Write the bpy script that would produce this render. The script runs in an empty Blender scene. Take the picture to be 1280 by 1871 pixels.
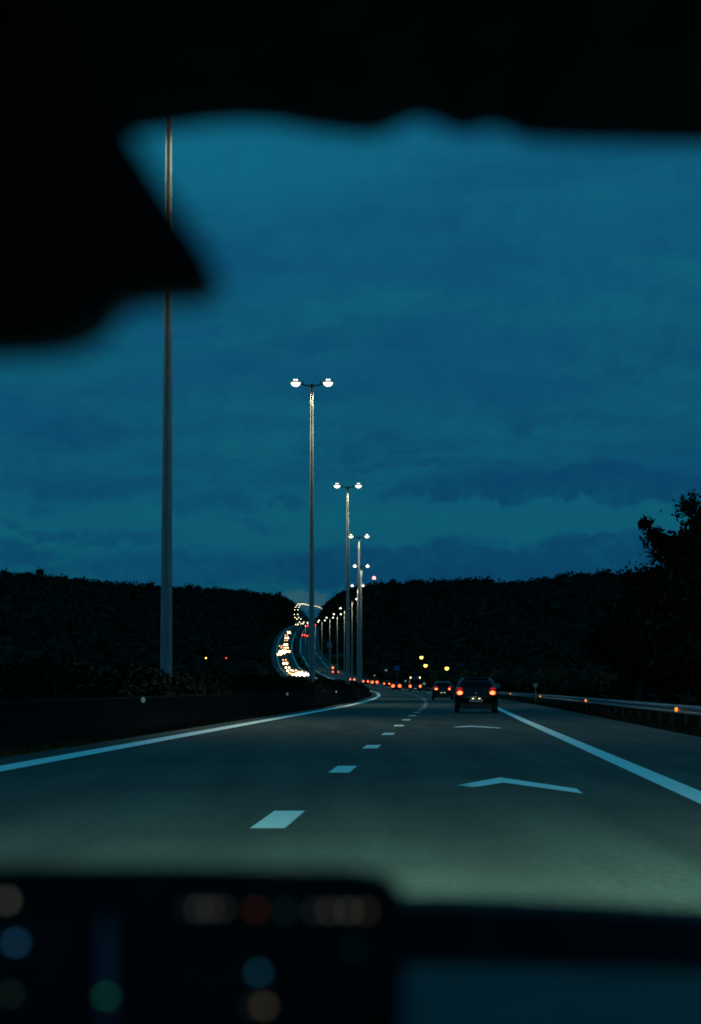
import bpy, math, random
import numpy as np
from mathutils import Vector, Matrix

random.seed(7)
rng = np.random.default_rng(7)
sc = bpy.context.scene
COL = sc.collection
R = math.radians

# ------------------------------------------------------------------ camera
F = 4700.0                      # focal length in pixels of the 1280 px wide photograph
CAM_Z = 1.05
PITCH = math.atan((1255 - 935.5) / F)
cd = bpy.data.cameras.new('camera')
cam = bpy.data.objects.new('camera', cd)
COL.objects.link(cam)
cam.location = (0, 0, CAM_Z)
cam.rotation_euler = (R(90) + PITCH, 0, 0)
cd.sensor_fit = 'HORIZONTAL'
cd.sensor_width = 36.0
cd.lens = F / 1280 * 36.0
cd.clip_start = 0.05
cd.clip_end = 20000
cd.dof.use_dof = True
cd.dof.focus_distance = 130.0
cd.dof.aperture_fstop = 11.3
sc.camera = cam
sc.render.resolution_x, sc.render.resolution_y = 701, 1024
sc.view_settings.view_transform = 'Standard'
sc.view_settings.look = 'None'
sc.view_settings.exposure = 0
sc.view_settings.gamma = 1
sc.view_settings.use_curve_mapping = False
sc.render.engine = 'CYCLES'
cy = sc.cycles
cy.filter_width = 1.7
cy.use_denoising = True
cy.sample_clamp_direct = 0
cy.sample_clamp_indirect = 3
cy.max_bounces = 6
cy.use_light_tree = True


# ------------------------------------------------------------------ world: dusk sky under broken cloud
class NT:
    """small helper to chain shader math nodes"""
    def __init__(s, tree):
        s.t = tree

    def n(s, typ, **kw):
        o = s.t.nodes.new(typ)
        for k, v in kw.items():
            setattr(o, k, v)
        return o

    def lk(s, a, b):
        s.t.links.new(a, b)

    def m(s, op, a, b=None, c=None, clamp=False):
        o = s.t.nodes.new('ShaderNodeMath')
        o.operation = op
        o.use_clamp = clamp
        for i, v in enumerate((a, b, c)):
            if v is None:
                continue
            if isinstance(v, (int, float)):
                o.inputs[i].default_value = v
            else:
                s.lk(v, o.inputs[i])
        return o.outputs[0]

    def mix(s, f, a, b, typ='MIX'):
        o = s.t.nodes.new('ShaderNodeMix')
        o.data_type = 'RGBA'
        o.blend_type = typ
        o.clamp_factor = True
        for i, v in ((0, f), (6, a), (7, b)):
            if isinstance(v, (int, float)):
                o.inputs[i].default_value = v
            elif isinstance(v, tuple):
                o.inputs[i].default_value = (*v, 1)
            else:
                s.lk(v, o.inputs[i])
        return o.outputs[2]

    def ramp(s, v, lo, hi):
        o = s.t.nodes.new('ShaderNodeMapRange')
        o.interpolation_type = 'SMOOTHSTEP'
        s.lk(v, o.inputs[0])
        o.inputs[1].default_value = lo
        o.inputs[2].default_value = hi
        return o.outputs[0]

    def noise(s, vec, scale, detail=4, rough=.55, dist=0):
        o = s.t.nodes.new('ShaderNodeTexNoise')
        o.inputs['Scale'].default_value = scale
        o.inputs['Detail'].default_value = detail
        o.inputs['Roughness'].default_value = rough
        o.inputs['Distortion'].default_value = dist
        if vec is not None:
            s.lk(vec, o.inputs['Vector'])
        return o.outputs[0]


w = bpy.data.worlds.new('World')
sc.world = w
w.use_nodes = True
n = NT(w.node_tree)
bg = w.node_tree.nodes['Background']
sky = n.n('ShaderNodeTexSky', sky_type='NISHITA', sun_disc=False)
sky.sun_elevation = R(-4)
sky.sun_rotation = R(-150)
sky.altitude = 200
tc = n.n('ShaderNodeTexCoord')
sx = n.n('ShaderNodeSeparateXYZ')
n.lk(tc.outputs['Generated'], sx.inputs[0])
X_, Y_, Z_ = sx.outputs
# the cloud deck seen from below: direction projected on a horizontal plane
zden = n.m('ADD', n.m('MAXIMUM', Z_, 0.0), 0.07)
cv = n.n('ShaderNodeCombineXYZ')
n.lk(n.m('DIVIDE', X_, zden), cv.inputs[0])
n.lk(n.m('DIVIDE', Y_, zden), cv.inputs[1])
deck = cv.outputs[0]
n_big = n.noise(deck, 0.9, 5, .55, .4)
n_mid = n.noise(deck, 3.2, 6, .6, .5)
# direction noise to give ragged cloud edges
n_edge = n.noise(tc.outputs['Generated'], 38, 5, .6, .3)
n_edge2 = n.noise(tc.outputs['Generated'], 110, 4, .6, .2)
warp = n.m('ADD', n.m('MULTIPLY', n.m('SUBTRACT', n_edge, .5), .034), n.m('MULTIPLY', n.m('SUBTRACT', n_edge2, .5), .012))
U = n.m('ADD', X_, n.m('MULTIPLY', warp, 1.6))
V = n.m('ADD', Z_, n.m('MULTIPLY', warp, .55))


def bank(px, py, hx, hy, soft=.55):
    """one cloud bank: centre and half size, given in photograph pixels, turned into sky angles"""
    a = n.m('DIVIDE', n.m('SUBTRACT', U, (px - 640) / F), hx / F)
    b = n.m('DIVIDE', n.m('SUBTRACT', V, (1255 - py) / F), hy / F)
    d = n.m('ADD', n.m('MULTIPLY', a, a), n.m('MULTIPLY', b, b))
    return n.m('SUBTRACT', 1.0, n.ramp(d, 1 - soft, 1 + soft))


C_TEAL = (.0042, .097, .158)
C_BLUE = (.0040, .077, .152)
base = n.mix(n.ramp(n_big, .36, .62), C_TEAL, C_BLUE)
base = n.mix(n.m('MULTIPLY', n.ramp(n_mid, .38, .70), .42), base, (.003, .055, .128))
base = n.mix(n.m('MULTIPLY', n.ramp(n_edge2, .42, .75), .34), base, (.003, .058, .128))
base = n.mix(n.m('MULTIPLY', n.ramp(n_edge, .40, .70), .25), base, (.003, .062, .140))
# a clearer strip low over the hills, paler
strip = n.m('MULTIPLY', bank(700, 960, 1100, 66, .95), .48)
base = n.mix(strip, base, (.0045, .122, .176))
tops = n.m('MULTIPLY', bank(420, 280, 330, 110, .9), .5)
base = n.mix(tops, base, (.0045, .125, .195))
dark = None
for px, py, hx, hy, s, o in ((1060, 886, 330, 30, .35, .85), (700, 815, 160, 17, .7, .45),
                             (1090, 1018, 130, 48, .35, .85), (800, 1040, 360, 46, .4, .85), (330, 1040, 220, 34, .6, .55),
                             (30, 1010, 110, 22, .6, .7), (390, 925, 80, 28, .9, .55), (130, 972, 70, 11, .9, .6),
                             (170, 895, 110, 14, .95, .50), (530, 918, 26, 20, .9, .5), (90, 925, 40, 10, .9, .5), (300, 880, 70, 10, .9, .45), (20, 960, 50, 9, .9, .5), (460, 965, 60, 10, .9, .45), (240, 985, 80, 11, .9, .5), (880, 985, 70, 9, .9, .4),
                             (1190, 640, 170, 50, .9, .42), (950, 720, 130, 40, .9, .35), (140, 790, 80, 26, .7, .50), (1020, 775, 120, 12, .7, .45), (820, 850, 150, 10, .6, .5),
                             (560, 636, 70, 10, .8, .35), (1000, 420, 260, 60, .9, .18), (760, 600, 300, 30, .9, .15)):
    b = n.m('MULTIPLY', bank(px, py, hx, hy, s), o)
    dark = b if dark is None else n.m('MAXIMUM', dark, b)
dark = n.m('MULTIPLY', dark, n.m('ADD', .55, n.m('MULTIPLY', n.ramp(n_edge2, .3, .62), .45)))
col = n.mix(dark, base, (.0030, .052, .125))
pale = n.m('MULTIPLY', bank(555, 1098, 62, 14, .6), .75)
col = n.mix(pale, col, (.030, .105, .135))
# below the horizon the world is dim ground
col = n.mix(n.ramp(Z_, -.02, .0), (.001, .012, .018), col)
# an overcast sky grows brighter from the horizon to the zenith
gain = n.m('MULTIPLY', n.m('ADD', 1.0, n.m('MULTIPLY', n.m('MAXIMUM', Z_, 0.0), 1.9)), 10.9 / 1.2)
gv = n.n('ShaderNodeCombineXYZ')
for i in range(3):
    n.lk(gain, gv.inputs[i])
vm = n.n('ShaderNodeVectorMath', operation='MULTIPLY')
n.lk(col, vm.inputs[0])
n.lk(gv.outputs[0], vm.inputs[1])
mixer = n.mix(.02, vm.outputs[0], sky.outputs[0])
n.lk(mixer, bg.inputs[0])
bg.inputs[1].default_value = 0.1
# no sun lamp: the sun has set


# ------------------------------------------------------------------ materials
def srgb(r, g, b):
    f = lambda c: ((c / 255 + .055) / 1.055) ** 2.4 if c > 10 else c / 255 / 12.92
    return (f(r), f(g), f(b))


def pmat(name, col, rough=.6, metal=0, spec=.5, var=.25, scale=6, bump=0, bscale=60, stretch=None, coat=0):
    m = bpy.data.materials.new(name)
    m.use_nodes = True
    k = NT(m.node_tree)
    p = m.node_tree.nodes['Principled BSDF']
    p.inputs['Roughness'].default_value = rough
    p.inputs['Metallic'].default_value = metal
    p.inputs['Specular IOR Level'].default_value = spec
    p.inputs['Coat Weight'].default_value = coat
    t = k.n('ShaderNodeTexCoord')
    vec = t.outputs['Object']
    if stretch:
        mp = k.n('ShaderNodeMapping')
        mp.inputs['Scale'].default_value = stretch
        k.lk(vec, mp.inputs[0])
        vec = mp.outputs[0]
    nz = k.noise(vec, scale, 5)
    c0 = tuple(c * (1 - var) for c in col)
    c1 = tuple(min(1, c * (1 + var)) for c in col)
    k.lk(k.mix(k.ramp(nz, .3, .7), c0, c1), p.inputs['Base Color'])
    if bump:
        bn = k.n('ShaderNodeBump')
        bn.inputs['Strength'].default_value = bump
        bn.inputs['Distance'].default_value = .02
        k.lk(k.noise(t.outputs['Object'], bscale, 4), bn.inputs['Height'])
        k.lk(bn.outputs[0], p.inputs['Normal'])
    return m


def emat(name, col, strength):
    m = bpy.data.materials.new(name)
    m.use_nodes = True
    p = m.node_tree.nodes['Principled BSDF']
    p.inputs['Base Color'].default_value = (*[min(.8, c) for c in col], 1)
    p.inputs['Roughness'].default_value = .3
    p.inputs['Emission Color'].default_value = (*col, 1)
    p.inputs['Emission Strength'].default_value = strength
    return m


def asphalt_mat():
    m = bpy.data.materials.new('asphalt')
    m.use_nodes = True
    k = NT(m.node_tree)
    p = m.node_tree.nodes['Principled BSDF']
    t = k.n('ShaderNodeTexCoord')
    o = t.outputs['Object']
    mp = k.n('ShaderNodeMapping')
    mp.inputs['Scale'].default_value = (1, .06, 1)
    mp.inputs['Rotation'].default_value = (0, 0, R(2.3))
    k.lk(o, mp.inputs[0])
    lanes = k.noise(mp.outputs[0], 1.3, 4, .5)
    patch = k.noise(o, .25, 5, .6)
    grain = k.noise(o, 55, 3, .7)
    grain2 = k.noise(o, 14, 4, .7)
    c = k.mix(k.ramp(lanes, .3, .7), (.033, .042, .035), (.060, .073, .058))
    c = k.mix(k.m('MULTIPLY', k.ramp(patch, .45, .7), .5), c, (.028, .034, .029))
    g = k.m('ADD', k.m('MULTIPLY', grain, .7), k.m('MULTIPLY', grain2, .7))
    c = k.mix(1.0, c, k.mix(k.ramp(g, .45, .95), (.42, .42, .42), (1.62, 1.62, 1.62)), 'MULTIPLY')
    k.lk(c, p.inputs['Base Color'])
    p.inputs['Roughness'].default_value = .9
    p.inputs['Specular IOR Level'].default_value = .15
    bn = k.n('ShaderNodeBump')
    bn.inputs['Strength'].default_value = .5
    bn.inputs['Distance'].default_value = .01
    k.lk(grain, bn.inputs['Height'])
    k.lk(bn.outputs[0], p.inputs['Normal'])
    return m


def paint_mat(name, worn_side=False):
    m = bpy.data.materials.new(name)
    m.use_nodes = True
    k = NT(m.node_tree)
    p = m.node_tree.nodes['Principled BSDF']
    t = k.n('ShaderNodeTexCoord')
    o = t.outputs['Object']
    mp = k.n('ShaderNodeMapping')
    mp.inputs['Scale'].default_value = (1, .05, 1)
    k.lk(o, mp.inputs[0])
    st = k.noise(mp.outputs[0], 18, 5, .65)
    fine = k.noise(o, 30, 4, .7)
    wear = k.m('MULTIPLY', k.ramp(k.m('ADD', k.m('MULTIPLY', st, .6), k.m('MULTIPLY', fine, .4)), .53, .70), .55)
    if worn_side:
        s = k.n('ShaderNodeSeparateXYZ')
        k.lk(o, s.inputs[0])
        side = k.m('ADD', k.m('MULTIPLY', k.m('ABSOLUTE', k.m('SUBTRACT', s.outputs[0], .27)), 1.6), k.m('MULTIPLY', fine, .25))
        wear = k.m('MAXIMUM', wear, k.ramp(side, 1.02, 1.5))
    k.lk(k.mix(wear, (.88, .90, .76), (.055, .058, .052)), p.inputs['Base Color'])
    p.inputs['Roughness'].default_value = .42
    p.inputs['Specular IOR Level'].default_value = .8
    return m


M = dict(
    asphalt=asphalt_mat(), paint=paint_mat('road_paint'), paint_worn=paint_mat('worn_road_paint', True),
    soil=pmat('verge_soil', (.012, .016, .008), .95, 0, 0, var=.4, scale=.6, bump=.6, bscale=9),
    hill=pmat('hill_soil', (.008, .011, .005), .95, 0, 0, var=.4, scale=.05),
    grass=pmat('grass', (.012, .016, .007), .9, 0, .05, var=.4, scale=2),
    wood=pmat('far_foliage', (.013, .018, .010), .95, 0, .05, var=.35, scale=.12),
    leaf=pmat('leaf', (.008, .012, .005), .9, 0, .05, var=.4, scale=3),
    hedge=pmat('hedge_leaf', (.008, .011, .005), .9, 0, .05, var=.4, scale=3),
    bark=pmat('bark', (.035, .03, .022), .9, var=.4, scale=12, bump=.5, bscale=40),
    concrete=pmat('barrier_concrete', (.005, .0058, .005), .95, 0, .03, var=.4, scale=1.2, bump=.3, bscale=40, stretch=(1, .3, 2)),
    galv=pmat('galvanised_steel', (.17, .19, .185), .5, .55, var=.2, scale=3, stretch=(1, .2, 1)),
    pole=pmat('pole_steel', (.23, .235, .22), .5, .3, var=.22, scale=5, stretch=(4, 4, .35)),
    dark_steel=pmat('dark_steel', (.03, .033, .033), .5, .4, var=.2),
    car_black=pmat('car_dark_metallic_paint', (.013, .014, .015), .2, .9, .5, var=.08, coat=.5),
    car_grey=pmat('car_grey_paint', (.035, .04, .045), .2, .3, .5, var=.1, coat=1.0),
    glass=pmat('car_glass', (.002, .0025, .003), .1, 0, .12, var=.05),
    plastic=pmat('black_plastic', (.010, .011, .012), .6, var=.2, scale=20),
    rubber=pmat('tyre_rubber', (.010, .010, .010), .85, var=.2, scale=20),
    rim=pmat('alloy_rim', (.35, .36, .37), .35, .9, var=.1),
    plate=pmat('plate_white', (.75, .72, .55), .5, var=.08),
    plate_ink=pmat('plate_ink', (.20, .03, .03), .6, var=.1),
    van_white=pmat('van_white_paint', (.10, .11, .12), .4, var=.1),
    felt=pmat('cabin_felt', (.045, .05, .05), .95, 0, .1, var=.3, scale=40),
    cabin=pmat('cabin_plastic', (.05, .055, .055), .75, 0, .2, var=.2, scale=60),
    pad=pmat('dash_pad', (.062, .060, .050), .75, 0, .3, var=.12, scale=20),
    sign_white=pmat('sign_white', (.6, .6, .6), .5, var=.1),
    sign_blue=pmat('sign_blue', (.02, .12, .42), .45, var=.1),
    sign_back=pmat('sign_back', (.22, .23, .24), .5, .4, var=.15),
    amber_lens_glow=emat('amber_lens_glow', (1, .30, .05), 1.2),
    white_lens_glow=emat('white_lens_glow', (.75, .85, .6), .06),
    street=emat('street_lamp_glass', (1, .90, .66), 2.6),
    street_far=emat('street_lamp_glass_far', (1, .84, .50), 5),
    street_ghost=emat('street_lamp_ghost', (.85, 1, .85), 3.0),
    tail=emat('tail_lamp_lens', (1, .24, .07), 3.2),
    tail_far=emat('tail_lamp_lens_far', (1, .17, .045), 2.8), tail_rim=emat('tail_lamp_rim', (1, .075, .014), .85), head_glare=emat('headlamp_glare', (1, .42, .12), 1.1),
    tail_ghost=emat('tail_lamp_ghost', (1, .018, .012), .22),
    tail_red_far=emat('tail_lamp_red_far', (1, .05, .03), 3.0),
    head=emat('headlamp_lens', (1, .66, .32), 9),
    head_dim=emat('headlamp_lens_dim', (1, .55, .22), 2.2), head_cool=emat('headlamp_lens_cool', (.80, .86, 1.0), 14),
    amber_bulb=emat('amber_bulb', (1, .42, .06), 5),
    red_bulb=emat('red_bulb', (1, .30, .26), 3.2),
    red_dim=emat('red_dim_bulb', (1, .06, .03), 1.5),
    warm_mark=emat('marker_lamp', (1, .6, .25), 3.0),
    plate_lamp=emat('plate_lamp', (1, .74, .30), 2.6),
)


# ------------------------------------------------------------------ mesh helpers
class MB:
    def __init__(s):
        s.v, s.f = [], []

    def add(s, vs, fs):
        b = len(s.v)
        s.v.extend(tuple(map(float, v)) for v in vs)
        s.f.extend(tuple(i + b for i in f) for f in fs)
        return s

    def box(s, x0, x1, y0, y1, z0, z1):
        vs = [(x, y, z) for z in (z0, z1) for y in (y0, y1) for x in (x0, x1)]
        return s.add(vs, [(0, 2, 3, 1), (4, 5, 7, 6), (0, 1, 5, 4), (2, 6, 7, 3), (0, 4, 6, 2), (1, 3, 7, 5)])

    def tube(s, pts, rads, seg=10, cap=True):
        pts = [Vector(p) for p in pts]
        vs, fs = [], []
        for i, p in enumerate(pts):
            d = (pts[min(i + 1, len(pts) - 1)] - pts[max(i - 1, 0)]).normalized()
            a = d.cross(Vector((0, 1, 0)) if abs(d.y) < .9 else Vector((1, 0, 0))).normalized()
            b = d.cross(a)
            for j in range(seg):
                t = 2 * math.pi * j / seg
                vs.append(p + (a * math.cos(t) + b * math.sin(t)) * rads[i])
        for i in range(len(pts) - 1):
            for j in range(seg):
                k = (j + 1) % seg
                fs.append((i * seg + j, i * seg + k, (i + 1) * seg + k, (i + 1) * seg + j))
        if cap:
            fs.append(tuple(range(seg)))
            fs.append(tuple((len(pts) - 1) * seg + j for j in reversed(range(seg))))
        return s.add(vs, fs)

    def ball(s, c, r, seg=12, rings=8, z0=-1.0, z1=1.0):
        """ellipsoid; z0..z1 (in units of its radius) keep only a slice, closed flat"""
        rx, ry, rz = (r, r, r) if isinstance(r, (int, float)) else r
        a0, a1 = math.asin(z0), math.asin(z1)
        vs, fs = [], []
        for i in range(rings + 1):
            a = a0 + (a1 - a0) * i / rings
            for j in range(seg):
                t = 2 * math.pi * j / seg
                vs.append((c[0] + rx * math.cos(a) * math.cos(t), c[1] + ry * math.cos(a) * math.sin(t), c[2] + rz * math.sin(a)))
        for i in range(rings):
            for j in range(seg):
                k = (j + 1) % seg
                fs.append((i * seg + j, i * seg + k, (i + 1) * seg + k, (i + 1) * seg + j))
        fs.append(tuple(reversed(range(seg))))
        fs.append(tuple(rings * seg + j for j in range(seg)))
        return s.add(vs, fs)

    def loft(s, loops, cap=True):
        k = len(loops[0])
        vs = [p for l in loops for p in l]
        fs = []
        for i in range(len(loops) - 1):
            for j in range(k):
                jj = (j + 1) % k
                fs.append((i * k + j, i * k + jj, (i + 1) * k + jj, (i + 1) * k + j))
        if cap:
            fs.append(tuple(reversed(range(k))))
            fs.append(tuple((len(loops) - 1) * k + j for j in range(k)))
        return s.add(vs, fs)

    def prism(s, outline, dy):
        """outline in the XZ plane at some y, list of (x,y,z); extruded by dy along y"""
        k = len(outline)
        vs = list(outline) + [(x, y + dy, z) for x, y, z in outline]
        fs = [tuple(range(k)), tuple(reversed(range(k, 2 * k)))]
        fs += [(j, j + k, (j + 1) % k + k, (j + 1) % k) for j in range(k)]
        return s.add(vs, fs)

    def build(s, name, mat, parent=None, smooth=None, kind=None, label=None, loc=None):
        me = bpy.data.meshes.new(name)
        me.from_pydata(s.v, [], s.f)
        me.materials.append(M[mat] if isinstance(mat, str) else mat)
        me.validate()
        if smooth:
            import bmesh
            bm = bmesh.new()
            bm.from_mesh(me)
            bmesh.ops.recalc_face_normals(bm, faces=bm.faces)
            for f in bm.faces:
                f.smooth = True
            for e in bm.edges:
                if len(e.link_faces) == 2 and e.calc_face_angle(0) > R(smooth):
                    e.smooth = False
            bm.to_mesh(me)
            bm.free()
        o = bpy.data.objects.new(name, me)
        COL.objects.link(o)
        if parent:
            o.parent = parent
        if kind:
            o['kind'] = kind
        if label:
            o['label'] = label
        if loc:
            o.location = loc
        return o


def np_mesh(name, v, f, mat, parent=None, kind=None):
    """fast mesh from numpy arrays of vertices and equal-sized faces"""
    me = bpy.data.meshes.new(name)
    nf, k = f.shape
    me.vertices.add(len(v))
    me.vertices.foreach_set('co', v.astype(np.float32).ravel())
    me.loops.add(nf * k)
    me.loops.foreach_set('vertex_index', f.astype(np.int32).ravel())
    me.polygons.add(nf)
    me.polygons.foreach_set('loop_start', np.arange(nf, dtype=np.int32) * k)
    me.update(calc_edges=True)
    me.materials.append(M[mat])
    o = bpy.data.objects.new(name, me)
    COL.objects.link(o)
    if parent:
        o.parent = parent
    if kind:
        o['kind'] = kind
    return o


def tag(o, label=None, cat=None, group=None, kind=None):
    for k, v in (('label', label), ('category', cat), ('group', group), ('kind', kind)):
        if v:
            o[k] = v
    return o


def thing(name, label, cat, loc=(0, 0, 0), rz=0, group=None):
    o = bpy.data.objects.new(name, None)
    o.empty_display_size = .2
    COL.objects.link(o)
    o.location = loc
    o.rotation_euler = (0, 0, rz)
    return tag(o, label, cat, group)


KIDS = {}


def copy_tree(o, parent=None):
    c = o.copy()
    COL.objects.link(c)
    if parent:
        c.parent = parent
    for ch in o.children:
        copy_tree(ch, c)
    return c


CP, SP = math.cos(PITCH), math.sin(PITCH)


def pt(px, py, D):
    """the point at distance D along the road axis that a photograph pixel looks at"""
    a, b = (px - 640) / F, (935.5 - py) / F
    dy, dz = CP - b * SP, SP + b * CP
    t = D / dy
    return Vector((a * t, D, CAM_Z + dz * t))


# ------------------------------------------------------------------ the motorway's course
def spline(tab):
    t = np.array(tab, float)
    x, y = t[:, 0], t[:, 1]
    h = np.diff(x)
    d = np.diff(y) / h
    mt = np.empty(len(x))
    mt[0], mt[-1] = d[0], d[-1]
    mt[1:-1] = (d[:-1] * h[1:] + d[1:] * h[:-1]) / (h[:-1] + h[1:])

    def ev(q):
        q = np.asarray(q, float)
        i = np.clip(np.searchsorted(x, q) - 1, 0, len(h) - 1)
        u = (q - x[i]) / h[i]
        h00, h10 = 2 * u**3 - 3 * u**2 + 1, u**3 - 2 * u**2 + u
        h01, h11 = -2 * u**3 + 3 * u**2, u**3 - u**2
        r = h00 * y[i] + h10 * h[i] * mt[i] + h01 * y[i + 1] + h11 * h[i] * mt[i + 1]
        return r if r.ndim else float(r)
    return ev


road_x = spline([(-150, -13.98), (-60, -10.5), (0, -8.2), (75, -5.36), (155, -2.34), (235, -.25), (315, 1.04), (395, 1.64),
                 (475, 1.31), (555, .35), (635, -1.49), (715, -3.65), (795, -6.4), (875, -9.7), (955, -13), (1035, -16.3),
                 (1115, -19.5), (1253, -24.8), (1408, -29.7), (1512, -31.8), (1692, -34.2), (2112, -39), (2800, -43),
                 (3467, -44), (4267, -45), (9000, -50)])
road_z = spline([(-150, 0), (0, 0), (235, 0), (315, .05), (395, .15), (475, .3), (555, .55), (635, 1.0), (715, 1.8), (795, 3),
                 (875, 4.2), (955, 5.7), (1035, 7.5), (1152, 10), (1253, 14.4), (1408, 20.5), (1512, 26.8), (1692, 35.2),
                 (2112, 49.6), (2800, 69.6), (3467, 89.6), (4267, 109), (9000, 170)])


def heading(D):
    return -math.atan((road_x(D + 1) - road_x(D - 1)) / 2)


DS = np.concatenate([np.arange(-40, 100, 2.0), np.arange(100, 400, 5.0), np.arange(400, 1500, 10.0), np.arange(1500, 4300, 25.0)])


def ribbon(o1, o2, dz, D0=-40, D1=4275, step=None):
    if step:
        ds = np.arange(D0, D1 + step * .5, step)
    else:
        ds = DS[(DS > D0) & (DS < D1)]
        ds = np.concatenate([[D0], ds, [D1]])
    x, z = road_x(ds), road_z(ds) + dz
    v = np.empty((len(ds) * 2, 3))
    v[0::2] = np.c_[x + o1, ds, z]
    v[1::2] = np.c_[x + o2, ds, z]
    i = np.arange(len(ds) - 1) * 2
    return v, np.c_[i, i + 1, i + 3, i + 2]


def ribbon_obj(name, parts, mat, parent=None, kind=None):
    vs, fs, b = [], [], 0
    for v, f in parts:
        vs.append(v)
        fs.append(f + b)
        b += len(v)
    return np_mesh(name, np.concatenate(vs), np.concatenate(fs), mat, parent, kind)


O_LEFT, O_DASH, O_RIGHT = 2.42, 6.85, 10.6

# ground
offs = np.array([-3500, -1800, -900, -450, -220, -110, -60, -36, -24, -18, -14.2, -8, -2.2, -1.2, 0, 1.2, 2.2, 8, 13.4, 14.6, 17, 22, 30, 60, 110, 220, 450, 900, 1800, 3500.])
gd = np.concatenate([np.arange(-150, 0, 30.), np.arange(0, 200, 5.), np.arange(200, 1500, 20.), np.arange(1500, 4300, 80.), np.arange(4300, 9001, 470.)])
gx = road_x(gd)[:, None] + offs[None]
gz = road_z(gd)[:, None] - .05 + 0 * gx
side = np.where((offs > 14) | (offs < -15) | (np.abs(offs) < 1.5), 1.0, 0)[None]
gz += side * (.10 * np.sin(gd[:, None] * .31 + offs[None]) * .5 - .02)
gv = np.stack([gx, np.broadcast_to(gd[:, None], gx.shape), gz], -1).reshape(-1, 3)
nc = len(offs)
ii, jj = np.meshgrid(np.arange(len(gd) - 1), np.arange(nc - 1), indexing='ij')
gf = np.stack([ii * nc + jj, ii * nc + jj + 1, (ii + 1) * nc + jj + 1, (ii + 1) * nc + jj], -1).reshape(-1, 4)
np_mesh('ground', gv, gf, 'soil', kind='structure')

# carriageways
road = ribbon_obj('motorway', [ribbon(1.55, 13.5, 0)], 'asphalt', kind='structure')
road2 = ribbon_obj('oncoming_carriageway', [ribbon(-13.5, -1.55, 0)], 'asphalt', kind='structure')
ribbon_obj('edge_line', [ribbon(O_LEFT - .21, O_LEFT + .21, .004)], 'paint', road)
ribbon_obj('edge_line', [ribbon(O_RIGHT - .14, O_RIGHT + .14, .004)], 'paint', road)
ribbon_obj('edge_line', [ribbon(-O_LEFT - .2, -O_LEFT + .2, .004)], 'paint', road2)
ribbon_obj('edge_line', [ribbon(-O_RIGHT - .2, -O_RIGHT + .2, .004)], 'paint', road2)
for k in range(1, 36):
    D = 20.6 + 12.5 * (k - 1)
    v, f = ribbon(O_DASH - .13, O_DASH + .13, .004, D - 1.35, D + 1.35, .9)
    np_mesh('lane_dash', v, f, 'paint', road)
vs = [ribbon(O_DASH - .13, O_DASH + .13, .004, D - 1.3, D + 1.3, 2.6) for D in np.arange(20.6 + 12.5 * 35, 2000, 12.5)]
o = ribbon_obj('far_lane_dashes', vs, 'paint', road)
o['kind'] = 'stuff'
vs = [ribbon(-O_DASH - .13, -O_DASH + .13, .004, D - 1.3, D + 1.3, 2.6) for D in np.arange(700., 2000, 12.5)]
o = ribbon_obj('far_lane_dashes', vs, 'paint', road2)
o['kind'] = 'stuff'
# spacing chevrons painted in the right lane
for D in (30.0, 70.0):
    c = MB()
    L, hw, th, seg = 3.3, .72, 1.6, 10
    vv = []
    lo_, hi_ = -int(seg * .72), seg         # the left arm has worn away at its end
    for i in range(lo_, hi_ + 1):
        u = i / seg
        e = 1 - .25 * abs(u) if i > lo_ + 2 else (i - lo_ + .3) / 3
        vv += [(u * hw, -abs(u) * L, 0), (u * hw, -abs(u) * L - th * e, 0)]
    c.add(vv, [(2 * i, 2 * i + 1, 2 * i + 3, 2 * i + 2) for i in range(hi_ - lo_)])
    o = c.build('distance_chevron', 'paint_worn', road)
    o.location = (road_x(D) + 8.8, D, .004)
    o.rotation_euler = (0, 0, heading(D))


# ------------------------------------------------------------------ hills with woods
def crown_template(seed):
    r = np.random.default_rng(seed)
    g = (1 + 5 ** .5) / 2
    v = np.array([(-1, g, 0), (1, g, 0), (-1, -g, 0), (1, -g, 0), (0, -1, g), (0, 1, g), (0, -1, -g), (0, 1, -g), (g, 0, -1), (g, 0, 1), (-g, 0, -1), (-g, 0, 1)], float)
    f = [(0, 11, 5), (0, 5, 1), (0, 1, 7), (0, 7, 10), (0, 10, 11), (1, 5, 9), (5, 11, 4), (11, 10, 2), (10, 7, 6), (7, 1, 8),
         (3, 9, 4), (3, 4, 2), (3, 2, 6), (3, 6, 8), (3, 8, 9), (4, 9, 5), (2, 4, 11), (6, 2, 10), (8, 6, 7), (9, 8, 1)]
    v /= np.linalg.norm(v[0])
    v = v * r.uniform(.7, .98, (12, 1))
    L = 70
    d = r.normal(size=(L, 3))
    d /= np.linalg.norm(d, axis=1)[:, None]
    c = d * r.uniform(.72, 1.12, (L, 1))
    t = c[:, None, :] + r.normal(size=(L, 3, 3)) * .16
    vv = np.concatenate([v, t.reshape(-1, 3)])
    ff = np.concatenate([np.array(f), 12 + np.arange(L * 3).reshape(L, 3)])
    vv[:, 2] = np.where(vv[:, 2] < -.6, vv[:, 2] * .7, vv[:, 2])
    return vv, ff


CROWNS = [crown_template(s) for s in range(8)]


def merge_crowns(name, pos, rad, label, cat=None):
    vs, fs, b = [], [], 0
    for i in range(len(pos)):
        v, f = CROWNS[i % len(CROWNS)]
        a = rng.uniform(0, 6.28)
        ca, sa = math.cos(a), math.sin(a)
        q = v @ np.array([[ca, sa, 0], [-sa, ca, 0], [0, 0, 1]])
        vs.append(q * rad[i] + pos[i])
        fs.append(f + b)
        b += len(v)
    o = np_mesh(name, np.concatenate(vs), np.concatenate(fs), 'wood', kind='stuff')
    tag(o, label, 'woodland')
    return o


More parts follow.
